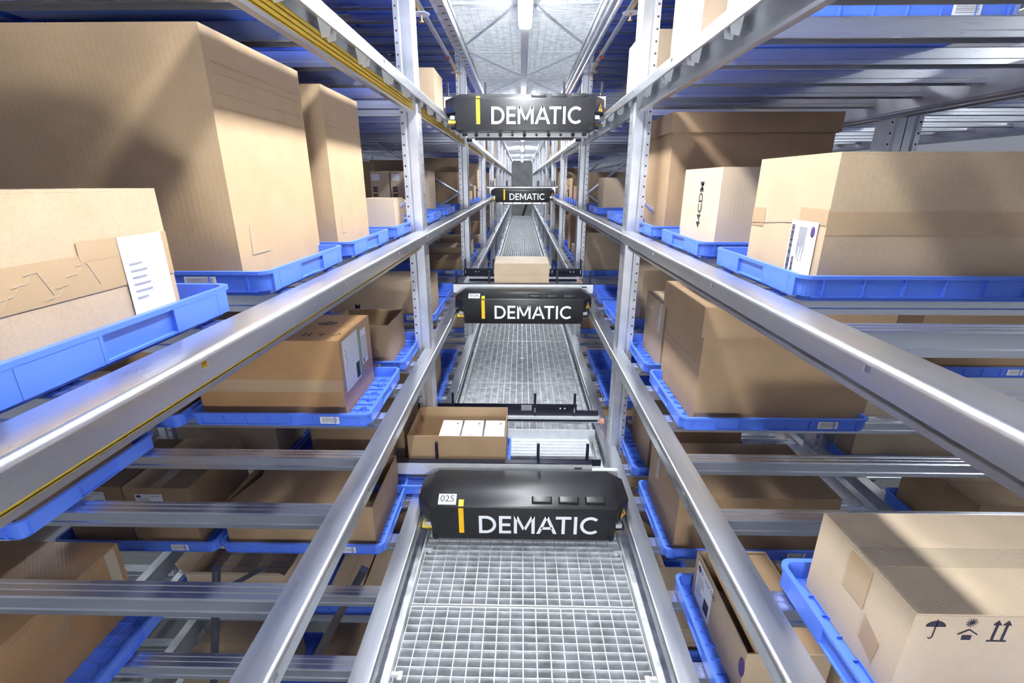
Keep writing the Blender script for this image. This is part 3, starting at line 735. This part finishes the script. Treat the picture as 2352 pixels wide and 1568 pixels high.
for sx in (-1, 1):
    for lv in 'BCD': generic(sx, lv, 1, 13.9, 16.5)
# the rest, far down the aisle
m = MB(); mc = MB()
for sx in (-1, 1):
    for lv in 'ABCDE':
        y = 16.9 if lv in 'BCD' else 14.2
        while y < 25.5:
            z = LEV[lv]+H-.011; m.box(sx*.61, sx*1.34, y, y+.5, z, z+.012, BLUE)
            for bx in ((.61, .618, y, y+.5), (1.332, 1.34, y, y+.5), (.618, 1.332, y, y+.008), (.618, 1.332, y+.492, y+.5)): m.box(sx*bx[0], sx*bx[1], bx[2], bx[3], z+.012, z+.06, BLUE)
            if rnd.random() < .8: mc.box(sx*.66, sx*rnd.uniform(.95, 1.3), y+.04, y+rnd.uniform(.3, .46), z+.013, z+rnd.uniform(.2, .5), rnd.choice((C1, C2, C3)))
            y += .56
tag(m.build('storage_tray'), 'tiny blue trays far down the aisle on both racks', 'tray', kind='stuff')
tag(mc.build('cardboard_box'), 'tiny boxes far down the aisle on both racks', 'box', kind='stuff')

# ------------------------------------------------------------------ shuttles
def wordmark(mb, fc, u, v, h):
    """seven capitals in an even geometric sans; returns width"""
    t = h*.155; g = h*.13
    def R(a, b, c, d): fc.rect(mb, u+a, u+b, v+c, v+d, WHITE)
    def L(pts): fc.pl(mb, [(u+a, v+b) for a, b in pts], WHITE)
    def arc(cx, cy, ro, ri, a0, a1, n=14, sq=1.0):
        o = [(cx+ro*sq*math.cos(math.radians(a0+(a1-a0)*i/n)), cy+ro*math.sin(math.radians(a0+(a1-a0)*i/n))) for i in range(n+1)]
        i_ = [(cx+(ro*sq-(ro-ri))*math.cos(math.radians(a0+(a1-a0)*i/n)), cy+ri*math.sin(math.radians(a0+(a1-a0)*i/n))) for i in range(n+1)]
        for k in range(n): L([o[k], o[k+1], i_[k+1], i_[k]])
    u0 = u
    R(0, t, 0, h); R(t, h*.33, 0, t); R(t, h*.33, h-t, h); arc(h*.33, h/2, h/2, h/2-t, -90, 90, sq=1.0); u += h*.83+g    # D
    R(0, t, 0, h); R(t, h*.58, 0, t); R(t, h*.58, h-t, h); R(t, h*.54, h/2-t/2, h/2+t/2); u += h*.58+g                     # E
    w_ = h*1.0; R(0, t, 0, h); R(w_-t, w_, 0, h)                                                                        # M
    L([(t*.2, h), (t*1.25, h), (w_/2+t*.45, h*.18), (w_/2-t*.45, h*.18)]); L([(w_-t*1.25, h), (w_-t*.2, h), (w_/2+t*.45, h*.18), (w_/2-t*.45, h*.18)]); u += w_+g*.6
    w_ = h*.98; L([(0, 0), (t*1.1, 0), (w_/2+t*.45, h), (w_/2-t*.55, h)]); L([(w_-t*1.1, 0), (w_, 0), (w_/2+t*.55, h), (w_/2-t*.45, h)]); R(w_*.24, w_*.76, h*.25, h*.25+t*.9); u += w_-g*.5  # A
    w_ = h*.74; R(0, w_, h-t, h); R(w_/2-t/2, w_/2+t/2, 0, h-t); u += w_+g                                               # T
    R(0, t, 0, h); u += t+g*1.1                                                                                         # I
    arc(h/2, h/2, h/2, h/2-t, 47, 313, 20); u += h*.85                                                                  # C
    return u-u0
def shuttle(y0, lev, dz, number, label, load_dx=0.0, label_s='', fork=True, back=.66):
    zb = LEV[lev]+H+dz
    r = empty('shuttle_vehicle', (0, y0, zb), label, 'shuttle')
    # cover
    m = MB()
    P = [(-.445, 0), (.445, 0), (.512, .075), (.512, .235), (.47, .27), (-.47, .27), (-.512, .235), (-.512, .075)]
    def inset(fr, sd, bk): return [(-.445+sd*.5, fr), (.445-sd*.5, fr), (.512-sd, .075+fr*.7), (.512-sd, .235-bk), (.47-sd*.6, .27-bk), (-.47+sd*.6, .27-bk), (-.512+sd, .235-bk), (-.512+sd, .075+fr*.7)]
    rings = [[(x, y, .105) for x, y in P], [(x, y, .186) for x, y in P], [(x, y, .222) for x, y in inset(.075, .06, .02)]]
    vs = [p for q in rings for p in q]; fs = [(i*8+j, i*8+(j+1) % 8, (i+1)*8+(j+1) % 8, (i+1)*8+j) for i in range(2) for j in range(8)]+[tuple(range(8))[::-1], tuple(range(16, 24))]
    m.add(vs, fs, BLACK)
    m.build('top_cover', r, bevel=.007, smooth=True, seg=3)
    m = MB(); m.box(-.440, .440, -.0015, .2, 0, .184, BLACK); m.build('front_cover', r, bevel=.006, smooth=True)
    fc = Face((-.5, -.0018, 0), (1, 0, 0), (0, 0, 1))
    m = MB(); wordmark(m, fc, .289, .038, .100); m.build('lettering', r)['label'] = 'white capital lettering'
    m = MB(); fc.rect(m, .193, .217, .038, .180, YEL2); 
    sl = Vector((0, .075, .036)).normalized(); ft = Face((-.5, -.0006, .186), (1, 0, 0), sl); ft.rect(m, .193, .217, .002, .036, YEL2, .001)
    m.build('yellow_stripe', r)
    if number:
        m = MB(); ft.rect(m, .095, .180, .010, .064, WHITE, .001); ft.text(m, number, .1375, .038, .046, INK2, 0, .0009, .0026); m.build('number_label', r)
    for k in range(3):
        m = MB(); u = .54+.127*k
        m.add([ft.p(u+a, b, c) for a, b, c in ((0, .018, 0), (.098, .018, 0), (.098, .056, 0), (0, .056, 0), (.006, .024, .014), (.092, .024, .014), (.092, .052, .014), (.006, .052, .014))],
              [(0,3,2,1),(4,5,6,7),(0,1,5,4),(1,2,6,5),(2,3,7,6),(3,0,4,7)], BLACK); m.build('raised_pad', r, bevel=.003, smooth=True)
    d = Vector((.067, .075, 0)).normalized(); fw = Face(Vector((.445, -.0004, .10)), d, (0, 0, 1))
    m = MB(); fw.pl(m, [(.022, .012), (.082, .012), (.052, .066)], YEL2, .0018); fw.line(m, [(.022, .012), (.082, .012), (.052, .066), (.022, .012)], .004, INK, .0026)
    fw.pl(m, [(.055, .052), (.044, .034), (.052, .034), (.049, .018), (.061, .038), (.053, .038)], INK, .0028); m.build('warning_label', r)
    for sx in (-1, 1):
        m = MB(); m.tube((sx*.420, -.008, .012), (sx*.420, .004, .012), .011, BLACKM, 6); m.build('corner_bolt', r)
        m = MB(); m.tube((sx*.505, .16, .135), (sx*.524, .16, .135), .022, COPPER, 12); m.build('side_roller', r)
        m = MB(); m.box(sx*.442, sx*.49, .02, .07, .045, .062, YEL if sx < 0 else BLACKM); m.box(sx*.445, sx*.475, .01, .08, .066, .088, STEEL); m.tube((sx*.45, .02, .035), (sx*.50, .05, .035), .006, BRASS); m.build('current_collector', r)
    # undercarriage and chassis
    m = MB(); m.box(-.38, .38, .12, .24, -.030, -.002, STEEL); m.box(-.46, .46, .26, .30, .02, .10, STEEL)
    for k in range(9): m.tube((-.32+.08*k, .112, -.016), (-.32+.08*k, .122, -.016), .009 if k % 2 else .013, BLACKM, 10)
    m.box(-.33, .33, .14, .22, -.042, -.032, BLACKM); m.build('undercarriage', r)
    for sx in (-1, 1):
        for yy in (.2, back+.52):
            m = MB(); m.tube((sx*.45, yy, .05), (sx*.496, yy, .05), .026, BLACKM, 16); m.build('wheel', r)
    if fork:
        dx = load_dx
        for yy, mt, bk in ((.285, GALVW, 0), (back+.29, BLACKM, 1)):
            m = MB(); m.box(-.50, .50, yy, yy+.028, .13, .20, mt); m.box(-.55+dx, .55+dx, yy-.006+(.036 if bk else 0), yy+(.034 if bk else 0), .17, .238, GALVW if not bk else BLACKM)
            m.box(-.55+dx, .55+dx, yy-.004+.03*bk, yy+.032, .2385, .243, BLACKM)
            if bk:
                m.box(-.5, .5, yy-.02, yy, .155, .172, GALVW)
                for sx in (-1, 1):
                    for a in (0, .03):
                        for b in (0, .022): m.tube((dx+sx*.44+a, yy+.030, .19+b), (dx+sx*.44+a, yy+.024, .19+b), .005, WHITE, 8)
                m.box(.18+dx, .25+dx, yy+.02, yy+.036, .195, .235, INKG)
            else:
                for b in (.186, .213): m.box(dx+.46, dx+.50, yy-.0072, yy-.0058, b, b+.010, HOLE)
            fk = m.build('telescopic_fork', r)
            for px in (-.53, -.27, .27, .53):
                m = MB(); ym = yy+.012+(.03 if not bk else -.015)
                m.box(dx+px-.008, dx+px+.008, ym-.006, ym+.006, .175, .335, BLACKM); m.box(dx+px-.006, dx+px+.006, ym-.008, ym+.008, .20, .235, STEEL)
                m.build('fork_finger', fk, bevel=.002)
        m = MB(); m.box(-.43, .43, back-.0, back+.20, .045, .050, GALVW)
        for k in range(5): m.box(-.42, .42, back+.01+.037*k, back+.026+.037*k, .050, .058, GALVW)
        m.box(-.47, .47, back+.2, back+.21, .03, .115, GALVW); m.box(-.47, .47, .60, .61, .02, .06, BLACKM)
        m.build('floor_plate', r)
        m = MB(); m.box(-.52, .52, back+.33, back+.37, .10, .135, GALVW); m.box(.28, .40, back+.34, back+.39, .09, .14, STEEL)
        m.box(.36, .43, back+.31, back+.35, .145, .175, BLACKM); m.tube((.43, back+.33, .165), (.50, back+.32, .15), .012, BLACKM); m.tube((.515, back+.3, .13), (.54, back+.3, .13), .02, COPPER, 12)
        m.build('rear_chassis', r)
        m = MB(); c = [(.24+.0+.06*(1-math.cos(t)), back+.34+.03*math.sin(t*2), .16+.05*math.sin(t)) for t in [i*math.pi/10 for i in range(11)]]; m.path(c, .0025, INK, 6); m.build('sensor_cable', r)
        m = MB(); m.tube((.37, .36, .07), (.37, .50, .075), .008, GALVW); m.build('linkage_rod', r)
    return r
shuttle(1.845, 'D', -.088, '025', 'black shuttle numbered 025, the nearest and lowest of the four', -.19)
shuttle(3.36, 'C', -.083, '026', 'black shuttle numbered 026 with a closed box behind it', 0)
shuttle(3.27, 'A', -.106, None, 'black shuttle overhead whose steel underside shows, topmost of the four', 0)
shuttle(7.95, 'B', -.06, None, 'smallest and farthest black shuttle, above the end of the aisle', 0)
# loads on the shuttles
tr = tray(-.435, 2.05, H+D+.001, 'blue tray carried by shuttle 025 under the open carton', None); del tr['group']
r, f, W_, L_ = carton(-.62, -.092, 2.20, 2.545, H+D+.017, .252, C2, 'open carton holding white product boxes, behind shuttle 025', top='open')
for k in range(3):
    w0 = -.475+.127*k; q = empty('product_box', (w0+.058, 2.375, H+D+.0225), f'white product box in the open carton, {["left", "middle", "right"][k]} of three', 'box', 'white product boxes')
    m = MB(); m.box(-.058, .058, -.13, .13, 0, .178, PAPER); m.build('box_body', q, bevel=.0015)
    m = MB(); g = Face((-.058, -.13, .178), (1, 0, 0), (0, 1, 0)); g.ell(m, .09, .22, .009, .012, INKG); g.rect(m, .03, .06, .09, .094, INKG); g.rect(m, .03, .07, .08, .083, INKG); m.build('printed_marks', q)
tr = tray(0, 3.70, H+Cc-.012, 'blue tray carried by shuttle 026 under the closed box', None); del tr['group']
r, f, W_, L_ = carton(-.232, .208, 3.74, 4.12, H+Cc+.004, .30, C3, 'closed tan box riding in the middle of shuttle 026', seam='x')
m = MB(); f['front'].rect(m, 0, W_, .21, .2115, INKG); f['front'].line(m, [(.03, .29), (.12, .215)], .0012, INKG); f['front'].line(m, [(.41, .29), (.32, .215)], .0012, INKG); m.build('crease_line', r)

# ------------------------------------------------------------------ pipes, sprinklers, cable tray
for sx in (-1, 1):
    side = 'left' if sx < 0 else 'right'
    m = MB(); m.tube((sx*.655, -1, H+1.03), (sx*.655, 26, H+1.03), .017, GALV, 12)
    for k, y in enumerate((2.3, 4.56, 6.8, 9.1)): m.box(sx*.64, sx*.67, y, y+.02, H+1.0, H+1.06, REDP)
    tag(m.build('sprinkler_pipe'), f'grey sprinkler pipe running along the top of the {side} rack', 'pipe')
    for k, y in enumerate((3.2, 4.75, 7.0)):
        q = empty('fire_sprinkler', (sx*.61, y, H+.93), f'{["nearest", "second", "third"][k]} sprinkler head with a round shield on the {side} side', 'sprinkler')
        m = MB(); m.tube((0, 0, .0), (0, 0, .003), .05, HOUS, 24); m.build('shield_disc', q)
        m = MB(); m.tube((0, 0, -.035), (0, 0, 0), .006, BRASS); m.tube((0, 0, -.038), (0, 0, -.035), .014, BRASS); m.tube((0, 0, .003), (sx*.045, 0, .09), .008, BRASS); m.build('nozzle', q)
m = MB(); m.box(-.528, -.478, -1, 26, H+.985, H+.988, GALV)
for s in (-.528, -.478): m.box(s-.001, s+.001, -1, 26, H+.985, H+1.003, GALV)
y = 0
while y < 12: m.box(-.516, -.490, y, y+.012, H+.9835, H+.986, HOLE); y += .12
tag(m.build('cable_tray'), 'slotted grey cable tray along the upper left edge of the aisle', 'cable tray')
m = MB(); m.tube((.502, -1, H+.985), (.502, 26, H+.985), .014, GALV); m.tube((.515, -1, H+.935), (.515, 26, H+.935), .012, GALV)
tag(m.build('conduit_pipe'), 'pair of grey conduits along the upper right edge of the aisle', 'pipe')
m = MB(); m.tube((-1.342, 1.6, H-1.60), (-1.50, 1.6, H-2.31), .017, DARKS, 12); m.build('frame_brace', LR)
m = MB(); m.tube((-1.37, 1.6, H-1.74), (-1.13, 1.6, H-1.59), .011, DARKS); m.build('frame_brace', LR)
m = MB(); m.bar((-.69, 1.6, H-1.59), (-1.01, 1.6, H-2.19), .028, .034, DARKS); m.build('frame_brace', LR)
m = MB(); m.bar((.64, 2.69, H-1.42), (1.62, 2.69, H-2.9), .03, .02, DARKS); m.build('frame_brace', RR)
